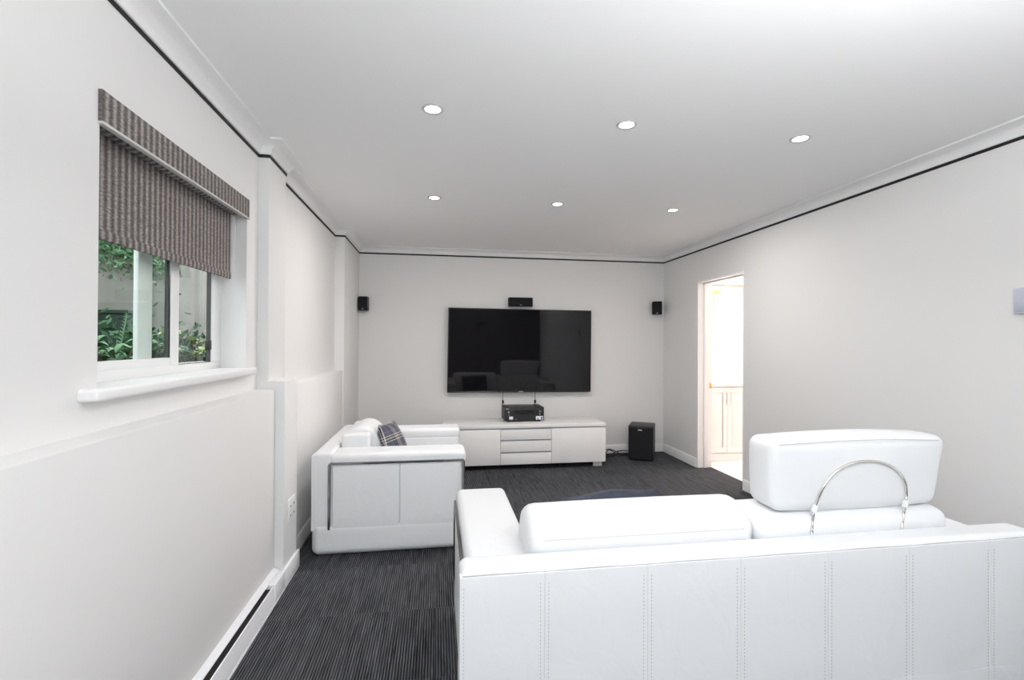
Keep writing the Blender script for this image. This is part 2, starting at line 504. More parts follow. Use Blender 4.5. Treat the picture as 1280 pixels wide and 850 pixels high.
for x0, x1, z0, z1 in ((G0, G0 + .07, 0, 2.12), (G1 - .07, G1, 0, 2.12), (G0 + .07, G1 - .07, 0, .12), (G0 + .07, G1 - .07, 2.03, 2.12)):
    box(b, x0, x1, YR - 0.08, YR - 0.03, z0, z1, 0.004)
dr = struct(obj('added_rear_door', b, 'vinyl'), 'added white framed glass door for fill light, unseen behind the camera')
obj('pane', bx(G0 + .07, G1 - .07, YR - 0.058, YR - 0.054, .12, 2.03), 'pane_clear', dr)
b = bmesh.new()
for y0, y1, z0, z1 in ((S_Y0, S_Y0 + .06, S_Z0, S_Z1), (S_Y1 - .06, S_Y1, S_Z0, S_Z1), (S_Y0 + .06, S_Y1 - .06, S_Z0, S_Z0 + .06), (S_Y0 + .06, S_Y1 - .06, S_Z1 - .06, S_Z1)):
    box(b, -1.12, -1.07, y0, y1, z0, z1, 0.004)
w3 = struct(obj('added_side_window', b, 'vinyl'), 'added white framed window for extra light, unseen behind the camera')
obj('pane', bx(-1.097, -1.093, S_Y0 + .06, S_Y1 - .06, S_Z0 + .06, S_Z1 - .06), 'pane_clear', w3)

# cornice and the thin black line under it, all round the room
plan = [(XL, YR), (XL, 2.742), (XP, 2.742), (XP, 3.030), (XL, 3.030), (XL, 4.692), (-0.865, 4.692), (-0.865, YB), (XR, YB), (XR, YR)]
cov = [(-0.01, 2.337), (0.010, 2.337), (0.013, 2.341)]
for i in range(7):
    a = PI / 2 * i / 6
    cov.append((0.014 + 0.062 * (1 - math.cos(a)), 2.343 + 0.046 * math.sin(a)))
cov += [(0.088, 2.391), (0.089, 2.403), (-0.01, 2.403)]
struct(obj('trim_1', sweep_plan(plan, cov), 'trim', sharp=28), 'white coved cornice between wall and ceiling')
struct(obj('trim_2', sweep_plan(plan, [(-0.008, 2.3215), (0.004, 2.3215), (0.004, 2.3365), (-0.008, 2.3365)]), 'black_line'), 'thin black line below the cornice')

# baseboards
def base_prof(h=0.098, t=0.014):
    return [(-0.005, 0.0), (t, 0.0), (t, h - 0.012), (t - 0.005, h - 0.004), (t - 0.008, h), (-0.005, h)]
def baseboard(name, x0, y0, x1, y1, h=0.098, label=None):
    d = Vector((x1 - x0, y1 - y0)); L = d.length; d.normalize(); n = Vector((d.y, -d.x))
    bm = bmesh.new()
    rows = []
    for t in (0, L):
        rows.append([bm.verts.new((x0 + d.x * t + n.x * o, y0 + d.y * t + n.y * o, z)) for o, z in base_prof(h)])
    A, B = rows; k = len(A)
    for i in range(k): bm.faces.new((A[i], A[(i + 1) % k], B[(i + 1) % k], B[i]))
    bm.faces.new(A[::-1]); bm.faces.new(B)
    return struct(obj(name, bm, 'trim'), label)
baseboard('baseboard_back', -0.865, YB, XR, YB, label='white baseboard below the television wall')
baseboard('baseboard_right', XR, YB - 0.014, XR, D_Y1 + 0.005, label='white baseboard between corner and doorway')
baseboard('baseboard_right_near', XR, D_Y0 - 0.005, XR, YR, label='white baseboard behind the sofa')
baseboard('baseboard_left_far', -0.875, 2.98, -0.875, 4.70, label='white baseboard behind the armchair')
b = bx(-0.815, -0.796, 2.735, 2.998, 0, 0.105, 0.003)
struct(obj('baseboard_pillar', b, 'trim'), 'white baseboard block at the pillar foot')

# doorway lining
b = bmesh.new()
box(b, XR - 0.004, XT + 0.002, D_Y1 - 0.016, D_Y1 + 0.002, 0, D_Z1); box(b, XR - 0.004, XT + 0.002, D_Y0 - 0.002, D_Y0 + 0.012, 0, D_Z1)
box(b, XR - 0.004, XT + 0.002, D_Y0 + 0.012, D_Y1 - 0.016, D_Z1 - 0.014, D_Z1 + 0.002)
dj = struct(obj('door_1', b, 'trim'), 'white lined doorway into the bright bathroom')
b = bmesh.new()
box(b, 2.835, 2.875, D_Y1 - 0.030, D_Y1 - 0.015, 0, D_Z1 - 0.014, 0.002); box(b, 2.835, 2.875, D_Y0 + 0.011, D_Y0 + 0.026, 0, D_Z1 - 0.014, 0.002)
box(b, 2.835, 2.875, D_Y0 + 0.026, D_Y1 - 0.030, D_Z1 - 0.028, D_Z1 - 0.013, 0.002)
obj('door_stop', b, 'trim', dj)
sp_ = obj('strike_plate', bx(2.905, 2.928, D_Y1 - 0.019, D_Y1 - 0.0155, 0.85, 0.905, 0.001), 'brass', dj); sp_['label'] = 'small brass strike plate'

# ------------------------------------------------------------------ bathroom beyond the doorway
BY, BX1, BZ = 5.50, 4.60, 2.12
struct(obj('floor_bathroom', bx(XT, BX1, 2.4, BY + 0.1, -0.12, 0.002), 'bath_floor'), 'pale bathroom floor seen through the doorway')
struct(obj('wall_bathroom_back', bx(XT - 0.05, BX1, BY, BY + 0.1, 0, 2.45), 'bath_wall'), 'cream bathroom wall seen through the doorway')
struct(obj('wall_bathroom_side', bx(BX1, BX1 + 0.1, 2.4, BY + 0.1, 0, 2.45), 'bath_wall'))
struct(obj('wall_bathroom_front', bx(XT, BX1, 2.3, 2.4, 0, 2.45), 'bath_wall'))
struct(obj('ceiling_bathroom', bx(XT, BX1, 2.3, BY + 0.1, BZ, BZ + 0.1), 'ceiling'))
struct(obj('trim_3', bx(XT, BX1, BY - 0.008, BY + 0.002, 2.052, 2.072), 'orange_line'), 'thin tan line high on the bathroom wall')
v = thing('vanity_cabinet', 'white panelled vanity cabinet seen through the doorway', 'cabinet', (3.25, 4.97, 0))
obj('carcass', bx(-0.30, 0.80, 0.02, 0.51, 0.0, 0.845, 0.002), 'lacquer', v)
obj('toe_kick', bx(-0.30, 0.80, 0.008, 0.03, 0.0, 0.085), 'lacquer', v)
obj('countertop', bx(-0.31, 0.81, -0.015, 0.52, 0.845, 0.877, 0.004), 'lacquer', v)
for x0, x1, hx in ((-0.295, 0.0, -0.025), (0.004, 0.30, 0.029), (0.304, 0.60, 0.575)):
    b = bx(x0, x1, 0.002, 0.020, 0.10, 0.835, 0.001)
    d = obj('door', b, 'lacquer', v)
    fr = bmesh.new()
    box(fr, x0, x0 + .05, -0.006, 0.003, .10, .835, .002); box(fr, x1 - .05, x1, -0.006, 0.003, .10, .835, .002)
    box(fr, x0 + .05, x1 - .05, -0.006, 0.003, .10, .16, .002); box(fr, x0 + .05, x1 - .05, -0.006, 0.003, .775, .835, .002)
    obj('door_frame', fr, 'lacquer', d)
    hb = tube(bmesh.new(), [(hx, -0.006, 0.635), (hx, -0.030, 0.640), (hx, -0.034, 0.66), (hx, -0.034, 0.76), (hx, -0.030, 0.78), (hx, -0.006, 0.785)], 0.005)
    obj('handle', hb, 'hoop', d)
s = thing('wall_sconce', 'lit warm glass wall sconce in the bathroom', 'lamp', (3.46, BY, 1.85))
obj('backplate', bx(-0.06, 0.06, -0.02, 0.0, -0.05, 0.16, 0.004), 'brass', s)
obj('lamp_shade', rbox(-0.065, 0.065, -0.14, -0.03, -0.13, 0.10, 0.02), 'sconce', s)
obj('cap', bx(-0.04, 0.04, -0.12, -0.01, 0.10, 0.125, 0.004), 'brass', s)
l = bpy.data.lights.new('sconce_bulb', 'POINT'); l.energy = 52; l.color = (1.0, 0.875, 0.83); l.shadow_soft_size = 0.08
lo = bpy.data.objects.new('sconce_bulb', l); COL.objects.link(lo); lo.parent = s; lo.location = (0.25, -0.55, 0.05)
tw = thing('towel_holder', 'small white towel hanging below the bathroom sconce', 'towel', (3.47, BY, 1.68))
obj('rail', tube(bmesh.new(), [(-0.035, 0, 0), (-0.035, -0.05, 0), (0.045, -0.05, 0), (0.045, 0, 0)], 0.006), 'brass', tw)
obj('towel', rbox(-0.03, 0.04, -0.075, -0.03, -0.33, 0.015, 0.02), 'white_plastic', tw)

# ------------------------------------------------------------------ window in the left wall
XF = -1.070
b = bmesh.new()
fy0, fy1, fz0, fz1 = W_Y0, W_Y1, W_Z0 + 0.012, W_Z1
box(b, XF - 0.05, XF, fy0, fy1, fz0, 1.232, 0.003); box(b, XF - 0.05, XF, fy0, fy1, fz1 - 0.05, fz1, 0.003)
box(b, XF - 0.05, XF, fy0, fy0 + 0.05, 1.232, fz1 - 0.05, 0.003); box(b, XF - 0.016, XF, 2.490, fy1, 1.232, fz1 - 0.05, 0.003)
win = struct(obj('window_1', b, 'vinyl'), 'white sliding window half covered by the striped blind')
b = bmesh.new()   # inner sash, on the near side
box(b, XF - 0.022, XF - 0.002, 2.137, 2.202, 1.225, 2.0, 0.003); box(b, XF - 0.022, XF - 0.002, fy0 + 0.04, 2.137, 1.225, 1.264, 0.003); box(b, XF - 0.022, XF - 0.002, fy0 + 0.04, fy0 + 0.07, 1.264, 2.0, 0.003)
sash = obj('sash', b, 'vinyl', win)
obj('pane', bx(XF - 0.014, XF - 0.011, fy0 + 0.06, 2.137, 1.26, 2.0), 'pane_green', sash)
obj('gasket', bx(XF - 0.016, XF - 0.008, 2.118, 2.138, 1.262, 2.0), 'gasket', sash)
b = bmesh.new()   # outer sash
box(b, XF - 0.048, XF - 0.030, 1.972, 2.062, 1.225, 2.0, 0.003); box(b, XF - 0.048, XF - 0.030, 2.062, 2.49, 1.215, 1.236, 0.003)
sash2 = obj('sash', b, 'vinyl', win)
obj('pane', bx(XF - 0.040, XF - 0.037, 2.055, 2.49, 1.23, 2.0), 'pane_clear', sash2)
g2 = obj('gasket', bx(XF - 0.020, XF - 0.004, 2.482, 2.4905, 1.232, 2.0), 'gasket', sash2)
lt = obj('latch', bx(XF - 0.018, XF + 0.004, 2.464, 2.484, 1.290, 1.335, 0.002), 'black', sash2); lt['label'] = 'small black sash latch'
b = bmesh.new()
box(b, XF - 0.01, XL + 0.004, W_Y0 + 0.001, W_Y1 - 0.001, W_Z0 - 0.012, W_Z0 + 0.013)
sill = obj('window_sill', b, 'trim', win)
b = bx(XL - 0.01, -0.905, 1.448, 2.618, 1.164, 1.199, 0.011, 4)
obj('window_stool', b, 'trim', win)

bl = thing('roller_blind', 'grey striped woven roller blind half lowered over the window', 'blind', (XL, 2.056, 2.045))
b = bmesh.new()
def rel(x0, x1, y0, y1, z0, z1, bv=0.0): return bx(x0 - XL, x1 - XL, y0 - 2.056, y1 - 2.056, z0 - 2.045, z1 - 2.045, bv)
val = obj('valance', rel(-0.958, -0.942, 1.516, 2.594, 1.955, 2.047, 0.0015), 'blind', bl)
obj('valance_edge', rel(-0.960, -0.940, 1.516, 2.594, 1.948, 1.956, 0.001), 'blind_edge', val)
obj('valance_top', rel(-1.040, -0.956, 1.526, 2.588, 2.036, 2.046), 'blind_edge', val)
rl = tube(bmesh.new(), [(-1.006 - XL, 1.535 - 2.056, 1.985 - 2.045), (-1.006 - XL, 2.575 - 2.056, 1.985 - 2.045)], 0.024, 16)
obj('roller_tube', rl, 'blind', bl)
obj('fabric', rel(-1.018, -1.0155, 1.535, 2.555, 1.655, 1.985), 'blind', bl)
obj('hem_bar', rel(-1.023, -1.011, 1.533, 2.557, 1.640, 1.672, 0.004), 'blind', bl)
obj('pull_chain', tube(bmesh.new(), [(-1.0 - XL, 2.572 - 2.056, 1.98 - 2.045), (-1.0 - XL, 2.572 - 2.056, 1.70 - 2.045)], 0.0025, 6), 'white_plastic', bl)

# ------------------------------------------------------------------ garden outside
random.seed(7)
struct(obj('ground_garden', bx(-9, -1.11, -1.0, 12, 0.85, 1.0), 'soil'), 'garden soil outside the window')
struct(obj('wall_garden', bx(-3.75, -3.4, 2.0, 12, 0.95, 3.6, 0.02), 'garden_wall'), 'weathered grey brown wall across the garden')
ub = thing('utility_box', 'dark green box standing against the garden wall', 'box', (-3.22, 5.55, 1.0))
obj('body', bx(-0.15, 0.15, -0.22, 0.22, 0.0, 0.60, 0.01), 'utility', ub)
obj('lid', bx(-0.165, 0.165, -0.235, 0.235, 0.60, 0.64, 0.008), 'utility', ub)

def leaf_mesh(L, W, curl, name, mat):
    bm = bmesh.new(); n = 5; rows = []
    for i in range(n + 1):
        t = i / n
        w = W * math.sin(PI * min(1, t * 0.92 + 0.06)) ** 0.8 * 0.5
        z = curl * L * (math.sin(t * 2.2) * 0.55 - t * t * 0.5)
        rows.append([bm.verts.new((-w, t * L, z + w * 0.35)), bm.verts.new((0, t * L, z)), bm.verts.new((w, t * L, z + w * 0.35))])
    for a, c in zip(rows, rows[1:]):
        bm.faces.new((a[0], a[1], c[1], c[0])); bm.faces.new((a[1], a[2], c[2], c[1]))
    for f in bm.faces: f.smooth = True
    me = bpy.data.meshes.new(name); bm.to_mesh(me); bm.free(); me.materials.append(MT[mat])
    return me
LEAF_A = leaf_mesh(0.105, 0.034, 0.5, 'leaf', 'leaf')
LEAF_B = leaf_mesh(0.062, 0.042, 0.5, 'leaf', 'leaf_pale')
def shrub(name, label, loc, heads, mesh, per, spread, rng):
    t = thing(name, label, 'shrub', loc)
    for hx, hy, hz in heads:
        st = tube(bmesh.new(), catmull([(hx * 0.15, hy * 0.15, 0), (hx * 0.6, hy * 0.6, hz * 0.55), (hx, hy, hz)], 3, False), 0.006, 6)
        obj('stem', st, 'stem', t)
        for k in range(per):
            o = bpy.data.objects.new('leaf', mesh); COL.objects.link(o); o.parent = t
            o.location = (hx, hy, hz - 0.012 * (k // 6))
            o.rotation_euler = (rng.uniform(*spread), rng.uniform(-.25, .25), 2 * PI * k / per * 1.62 + rng.uniform(-.2, .2))
            s_ = rng.uniform(0.8, 1.15); o.scale = (s_, s_, s_)
    return t
rng = random.Random(3)
heads = [(rng.uniform(-.30, .30), rng.uniform(-.42, .42), rng.uniform(.16, .33)) for _ in range(17)]
shrub('broadleaf_shrub', 'green shrub with long glossy leaves below the nearer window pane', (-2.02, 3.42, 1.0), heads, LEAF_A, 9, (-.15, .75), rng)
heads = [(rng.uniform(-.22, .22), rng.uniform(-.18, .18), rng.uniform(.20, .36)) for _ in range(8)]
shrub('broadleaf_shrub', 'green shrub between the two sashes near the garden wall', (-2.30, 4.42, 1.0), heads, LEAF_A, 8, (-.1, .8), rng)
heads = [(rng.uniform(-.20, .20), rng.uniform(-.20, .20), rng.uniform(.20, .40)) for _ in range(12)]
shrub('pale_shrub', 'small yellow green shrub in the farther window pane', (-1.95, 4.28, 1.0), heads, LEAF_B, 9, (-.1, .9), rng)
# upright fern spike
fs = thing('fern', 'upright green fern spike rising behind the glossy shrub', 'fern', (-2.62, 4.40, 1.0))
pts = [(0.0, 0.0, 0.0), (0.02, 0.02, 0.25), (0.03, 0.09, 0.55)]
obj('stem', tube(bmesh.new(), catmull(pts, 4, False), 0.006, 6), 'leaf', fs)
LEAF_C = leaf_mesh(0.07, 0.022, 0.4, 'leaf', 'leaf')
cp = catmull(pts, 12, False)
for k in range(4, len(cp)):
    for sgn in (-1, 1):
        o = bpy.data.objects.new('leaf', LEAF_C); COL.objects.link(o); o.parent = fs; o.location = cp[k]
        o.rotation_euler = (0.7, 0, sgn * 1.2 + 0.4); s_ = 1.15 - k / len(cp) * 0.7; o.scale = (s_, s_, s_)
# ivy and branches hanging over the wall: far too many small leaves to count
def foliage(name, label, pts_fn, count, size, mat):
    bm = bmesh.new(); rg = random.Random(11)
    for _ in range(count):
        c = Vector(pts_fn(rg)); a = Vector((rg.uniform(-1, 1), rg.uniform(-1, 1), rg.uniform(-1, 1))).normalized()
        d = a.cross(Vector((rg.uniform(-1, 1), rg.uniform(-1, 1), rg.uniform(-1, 1)))).normalized(); s_ = size * rg.uniform(.6, 1.3)
        v = [bm.verts.new(c - a * s_), bm.verts.new(c + d * s_ * .45 + a * s_ * .1), bm.verts.new(c + a * s_), bm.verts.new(c - d * s_ * .45 + a * s_ * .1)]
        bm.faces.new(v)
    o = obj(name, bm, mat, clean=False); o['kind'] = 'stuff'; o['label'] = label; o['category'] = 'foliage'
    return o
foliage('hanging_foliage', 'mixed green foliage hanging over the top of the garden wall', lambda g: (-3.30 + g.uniform(-.08, .08), g.uniform(4.9, 6.7), 2.46 - abs(g.gauss(0, .17))), 3200, 0.034, 'leaf')
foliage('ground_foliage', 'dark green foliage low along the garden wall', lambda g: (-2.85 + g.uniform(-.14, .1), g.uniform(4.62, 6.4), 1.0 + abs(g.gauss(0, .20))), 1600, 0.05, 'leaf_dark')

# ------------------------------------------------------------------ baseboard heater and outlet on the left
h = thing('baseboard_heater', 'long white electric baseboard heater along the left wall', 'heater', (-0.858, 1.0, 0))
HY0, HY1 = -1.9, 1.735
def hp(poly, mat, name): return obj(name, prism(bmesh.new(), poly, 'y', HY0, HY1), mat, h)
hp([(0, 0.008), (0.006, 0.008), (0.006, 0.118), (0, 0.118)], 'heater', 'back_plate')
hp([(0.0, 0.112), (0.0, 0.119), (0.026, 0.109), (0.028, 0.104), (0.024, 0.103)], 'heater', 'top_plate')
hp([(0.052, 0.016), (0.058, 0.016), (0.057, 0.034), (0.049, 0.090), (0.044, 0.091)], 'heater', 'front_panel')
hp([(0.006, 0.0), (0.061, 0.0), (0.061, 0.010), (0.006, 0.010)], 'heater', 'bottom_lip')
hp([(0.006, 0.018), (0.040, 0.018), (0.040, 0.080), (0.006, 0.080)], 'slot', 'element')
obj('end_cap', bx(0.0, 0.060, HY1 - 0.16, HY1 + 0.004, 0.012, 0.1005, 0.002), 'heater', h)
ot = thing('wall_outlet', 'white double wall outlet low on the pillar', 'outlet', (-0.810, 2.863, 0.385))
obj('cover_plate', bx(-0.001, 0.006, -0.062, 0.062, -0.068, 0.068, 0.003), 'white_plastic', ot)
for yy in (-0.03, 0.03):
    so = obj('socket', bx(0.005, 0.008, yy - 0.017, yy + 0.017, -0.045, 0.045, 0.002), 'white_plastic', ot)
    for zz in (-0.026, 0.026):
        obj('slot', bx(0.0078, 0.0086, yy - 0.006, yy + 0.006, zz - 0.006, zz + 0.006), 'gasket', so)

# ------------------------------------------------------------------ leather seating
def u_bar(pts, w, t, side):
    """flat chrome bar (width w in the side plane, thickness t) along a y,z path with mitred corners"""
    bm = bmesh.new(); n = len(pts); P = [Vector(p) for p in pts]; rows = []
    for i in range(n):
        d1 = (P[i] - P[i - 1]).normalized() if i else (P[1] - P[0]).normalized()
        d2 = (P[i + 1] - P[i]).normalized() if i < n - 1 else d1
        n1 = Vector((-d1.y, d1.x)); n2 = Vector((-d2.y, d2.x)); m = (n1 + n2) / (1 + n1.dot(n2)) * (w / 2)
        a, c = P[i] + m, P[i] - m
        rows.append([bm.verts.new(q) for q in ((-t * .2 * side, a.x, a.y), (t * side, a.x * .75 + c.x * .25, a.y * .75 + c.y * .25), (t * side, a.x * .25 + c.x * .75, a.y * .25 + c.y * .75), (-t * .2 * side, c.x, c.y))])
    for A, B in zip(rows, rows[1:]):
        for i in range(4): bm.faces.new((A[i], A[(i + 1) % 4], B[(i + 1) % 4], B[i]))
    bm.faces.new(rows[0][::-1]); bm.faces.new(rows[-1])
    return bm

BACK_PROFILE = [(0.135, 0.42), (0.128, 0.52), (0.126, 0.62), (0.128, 0.675), (0.143, 0.700), (0.185, 0.728), (0.235, 0.747), (0.285, 0.742), (0.328, 0.718), (0.360, 0.672), (0.385, 0.60), (0.390, 0.50), (0.375, 0.42), (0.26, 0.40)]
FLAT_PROFILE = [(0.135, 0.42), (0.126, 0.52), (0.124, 0.62), (0.128, 0.668), (0.150, 0.690), (0.20, 0.700), (0.27, 0.705), (0.33, 0.700), (0.370, 0.675), (0.390, 0.63), (0.400, 0.57), (0.395, 0.50), (0.375, 0.42), (0.26, 0.40)]

def seating(t, W, D, zb, za, arms, seats, cushions, back_x, seams, flat=(), pz=0.165):
    """arms: (outer x, inner x) pairs; seats: x ranges; the back stands at y=0, the front at y=D"""
    bx0, bx1 = back_x
    a0, a1 = min(arms[0]), max(arms[1])
    obj('base', rbox(a0 - 0.004, a1 + 0.004, -0.003, D - 0.004, 0.006, 0.212, 0.048, k=4), 'leather', t)
    for fx in (a0 + 0.10, a1 - 0.10):
        for fy in (0.10, D - 0.12):
            obj('leg', lathe_bm([(0.0, 0), (0.028, 0), (0.030, 0.030), (0.0, 0.030)], fx, fy), 'feet', t)
    back = obj('backrest', rbox(bx0 + 0.004, bx1 - 0.004, 0.006, 0.122, 0.155, zb, 0.026, k=3, m=8), 'leather', t)
    obj('back_base', rbox(bx0 + 0.004, bx1 - 0.004, 0.002, 0.12, 0.006, 0.200, 0.048, k=4), 'leather', back)
    # sewn leather panels of the rear face
    xs = seams
    for u, w in zip(xs, xs[1:]):
        obj('leather_panel', rbox(u, w, -0.002, 0.03, pz, zb - 0.014, 0.0028, puff=(0, 0.001, 0)), 'leather', back)
    tsm = bmesh.new(); tube(tsm, [(bx0 + 0.012 + (bx1 - bx0 - 0.024) * i / 24, 0.0015, zb - 0.0125 + 0.0012 * math.sin(i * 1.7)) for i in range(25)], 0.0016, 6)
    obj('seam', tsm, 'stitch', back)
    st = bmesh.new()
    for i, sx in enumerate(xs):
        offs = (-0.013, 0.013) if 0 < i < len(xs) - 1 else ((0.012,) if i == 0 else (-0.012,))
        for o_ in offs:
            z = pz + 0.03
            while z < zb - 0.045:
                box(st, sx + o_ - 0.0008, sx + o_ + 0.0008, -0.0032, 0.002, z, z + 0.005); z += 0.0115
    sto = obj('stitching', st, 'stitch', back, clean=False); sto['kind'] = 'stuff'
    for xo, xi in arms:
        s = -1 if xo < xi else 1
        lo_, hi_ = min(xo, xi), max(xo, xi)
        arm = obj('armrest', rbox(lo_ + 0.004, hi_, 0.105, D, za - 0.085, za, 0.030, puff=(0, 0.004, 0.004), m=6), 'leather', t)
        xin = xo - s * 0.012
        obj('arm_body', rbox(min(xin, xi), max(xin, xi), 0.09, D - 0.008, 0.15, za - 0.06, 0.02), 'leather', arm)
        ztop, y0, y1, ym = za - 0.058, 0.104, D - 0.014, D * 0.56
        for p0, p1 in ((y0 + 0.016, ym), (ym, y1 - 0.016)):
            q0, q1 = sorted((xo - s * 0.03, xo + s * 0.002))
            obj('side_panel', rbox(q0, q1, p0, p1, 0.168, ztop - 0.012, 0.010, puff=(0.003, 0, 0)), 'leather', arm)
        ch = u_bar([(y0, 0.170), (y0, ztop - 0.012), (y0 + 0.004, ztop - 0.004), (y0 + 0.012, ztop), (y1 - 0.012, ztop), (y1 - 0.004, ztop - 0.004), (y1, ztop - 0.012), (y1, 0.170)], 0.019, 0.009, s)
        obj('chrome_trim', ch, 'chrome', arm, loc=(xo, 0, 0), sharp=20)
    for i, (s0, s1) in enumerate(seats):
        obj('seat_cushion', rbox(s0 + 0.003, s1 - 0.003, 0.16, D + 0.005, 0.165, 0.405, 0.05, puff=(0, 0.012, 0.02), m=7), 'leather', t)
    for i, (s0, s1) in enumerate(cushions):
        prof = FLAT_PROFILE if i in flat else BACK_PROFILE
        c = obj('back_cushion', cushion(prof, s0 - 0.002 if i in flat else s0 + 0.004, s1 - 0.004, 0.045, sag=0.005), 'leather', t, sharp=60)
        if i not in flat:
            sm = bmesh.new(); tube(sm, [(s0 + 0.05, 0.1265, 0.668), (s1 - 0.05, 0.1265, 0.668)], 0.0016, 6)
            obj('seam', sm, 'seam', c)

def lathe_bm(prof, x, y, seg=16):
    bm = bmesh.new(); lathe(bm, prof, seg, x, y); return bm

# sofa in the foreground, seen from behind
SX, SY = 0.0, 1.440
sofa = thing('leather_sofa', 'large white leather sofa with a raised headrest, its back to the viewer', 'sofa', (SX, SY, 0))
seating(sofa, 2.2, 0.965, 0.640, 0.602, [(0.096, 0.342), (2.150, 1.925)], [(0.345, 1.132), (1.136, 1.922)], [(0.306, 1.146), (1.150, 1.975)], (0.068, 2.222),
        [0.072, 0.332, 0.668, 0.993, 1.318, 1.639, 1.982, 2.218], flat=(1,), pz=0.03)
# headrest raised on a chrome hoop
def hr_shape(v):
    t = (v.z - 0.70) / 0.27
    cx = 1.24
    if v.x > 1.62: v = Vector((v.x - (1 - t) * 0.075 * (v.x - 1.62) / 0.38, v.y, v.z))
    return Vector((v.x, v.y - (1 - t) * 0.0 + 0.012 * t, v.z))
hd = obj('headrest', rbox(1.238, 2.012, 0.150, 0.318, 0.706, 0.968, 0.038, puff=(0.008, 0.012, 0.020), m=8, fn=hr_shape), 'leather', sofa)
sm = bmesh.new()
tube(sm, [(1.262 + (1.962 - 1.262) * i / 12, 0.163 - 0.004 * math.sin(PI * i / 12), 0.955 + 0.010 * math.sin(PI * i / 12)) for i in range(13)], 0.0014, 6)
obj('seam', sm, 'stitch', hd)
HOOP = [(1.357, 0.115, 0.625), (1.364, 0.122, 0.655), (1.376, 0.131, 0.690), (1.385, 0.135, 0.722), (1.400, 0.137, 0.752), (1.425, 0.138, 0.800), (1.465, 0.139, 0.846), (1.520, 0.140, 0.875), (1.580, 0.141, 0.889), (1.640, 0.141, 0.889),
        (1.700, 0.141, 0.876), (1.748, 0.140, 0.848), (1.780, 0.139, 0.805), (1.785, 0.138, 0.760), (1.777, 0.136, 0.722), (1.765, 0.131, 0.685), (1.748, 0.122, 0.650), (1.738, 0.115, 0.625)]
hp_ = obj('headrest_hoop', tube(bmesh.new(), catmull(HOOP, 4, False), 0.0045, 10), 'hoop', sofa)
for i in (3, 14):
    p, q = Vector(HOOP[i]), Vector(HOOP[i + 1] if i == 3 else HOOP[i - 1])
    d = (q - p).normalized()
    obj('hoop_sleeve', tube(bmesh.new(), [p - d * 0.012, p + d * 0.014], 0.0095, 10), 'white_plastic', hp_)

# armchair by the left wall, facing right
chair = thing('leather_armchair', 'white leather armchair with chrome side trim below the window wall', 'armchair', (-0.757, 4.150, 0), -PI / 2)
seating(chair, 1.056, 0.945, 0.645, 0.632, [(0.0, 0.235), (1.056, 0.821)], [(0.240, 0.816)], [(0.325, 0.735)], (0.0, 1.056), [0.004, 0.36, 0.70, 1.052])

for x0, x1 in ((0.238, 0.340), (0.722, 0.818)):
    obj('cushion_shoulder', rbox(x0, x1, 0.128, 0.315, 0.42, 0.712, 0.022, m=3), 'leather', chair)

# ------------------------------------------------------------------ pillows
def pillow_bm(w, h, t, n=16, pinch=0.06, wave=0.0):
    bm = bmesh.new(); V = {}
    for s in (-1, 1):
        for i in range(n + 1):
            for j in range(n + 1):
                u, v_ = -1 + 2 * i / n, -1 + 2 * j / n
                if s == 1 and (i in (0, n) or j in (0, n)): V[s, i, j] = V[-1, i, j]; continue
                k = max(0, (1 - u ** 2)) ** 0.5 * max(0, (1 - v_ ** 2)) ** 0.5
                ed = 1 - pinch * (1 - abs(u * v_)) * max(abs(u), abs(v_)) ** 3
                V[s, i, j] = bm.verts.new((u * w / 2 * ed, s * t / 2 * k + wave * math.sin(u * 4.2 + v_ * 1.3), v_ * h / 2 * ed + wave * 0.5 * math.sin(u * 5.0 + 0.6) * max(0, v_)))
    for s in (-1, 1):
        for i in range(n):
            for j in range(n):
                q = [V[s, i, j], V[s, i + 1, j], V[s, i + 1, j + 1], V[s, i, j + 1]]
                bm.faces.new(q if s < 0 else q[::-1])
    return bm
p1 = obj('throw_pillow', pillow_bm(0.36, 0.36, 0.14), 'plaid', loc=(-0.300, 3.57, 0.575), rot=(math.radians(-22), math.radians(4), math.radians(78)))
tag(p1, 'navy plaid throw pillow leaning in the white armchair', 'pillow')
p2 = thing('throw_pillow', 'navy denim throw pillow on the sofa seat, only its top edge showing', 'pillow', (0.705, 1.975, 0.564))
p2.rotation_euler = (math.radians(24), math.radians(-3.5), 0)
obj('front_cover', pillow_bm(0.465, 0.315, 0.12, 20, 0.025, 0.006), 'denim', p2)

# ------------------------------------------------------------------ television wall
tv = thing('television', 'large flat television hanging on the end wall', 'television', (0.967, YB, 1.239))
tv.rotation_euler = (0, math.radians(0.35), 0)
TW, TH = 0.846, 0.484
obj('housing', bx(-TW, TW, -0.075, -0.045, -TH, TH, 0.004), 'blackgloss', tv)
obj('rear_cover', bx(-TW * .8, TW * .8, -0.047, -0.018, -TH * .75, TH * .6, 0.01), 'black', tv)
obj('wall_mount', bx(-0.3, 0.3, -0.02, 0.0, -0.2, 0.2, 0.002), 'black', tv)
b = bmesh.new()
for x0, x1, z0, z1 in ((-TW, TW, TH - .010, TH), (-TW, TW, -TH, -TH + .016), (-TW, -TW + .010, -TH + .016, TH - .010), (TW - .010, TW, -TH + .016, TH - .010)):
    box(b, x0, x1, -0.079, -0.074, z0, z1, 0.001)
bz = obj('bezel', b, 'blackgloss', tv)
obj('screen', bx(-TW + .009, TW - .009, -0.0770, -0.0740, -TH + .015, TH - .009), 'screen', tv)
lg = obj('logo', bx(-0.022, 0.030, -0.0800, -0.0785, -TH + .004, -TH + .012), 'silver', bz); lg['label'] = 'tiny silver maker mark'
obj('standby_light', bx(TW - .022, TW - .012, -0.0800, -0.0785, -TH + .004, -TH + .011), 'red', bz)
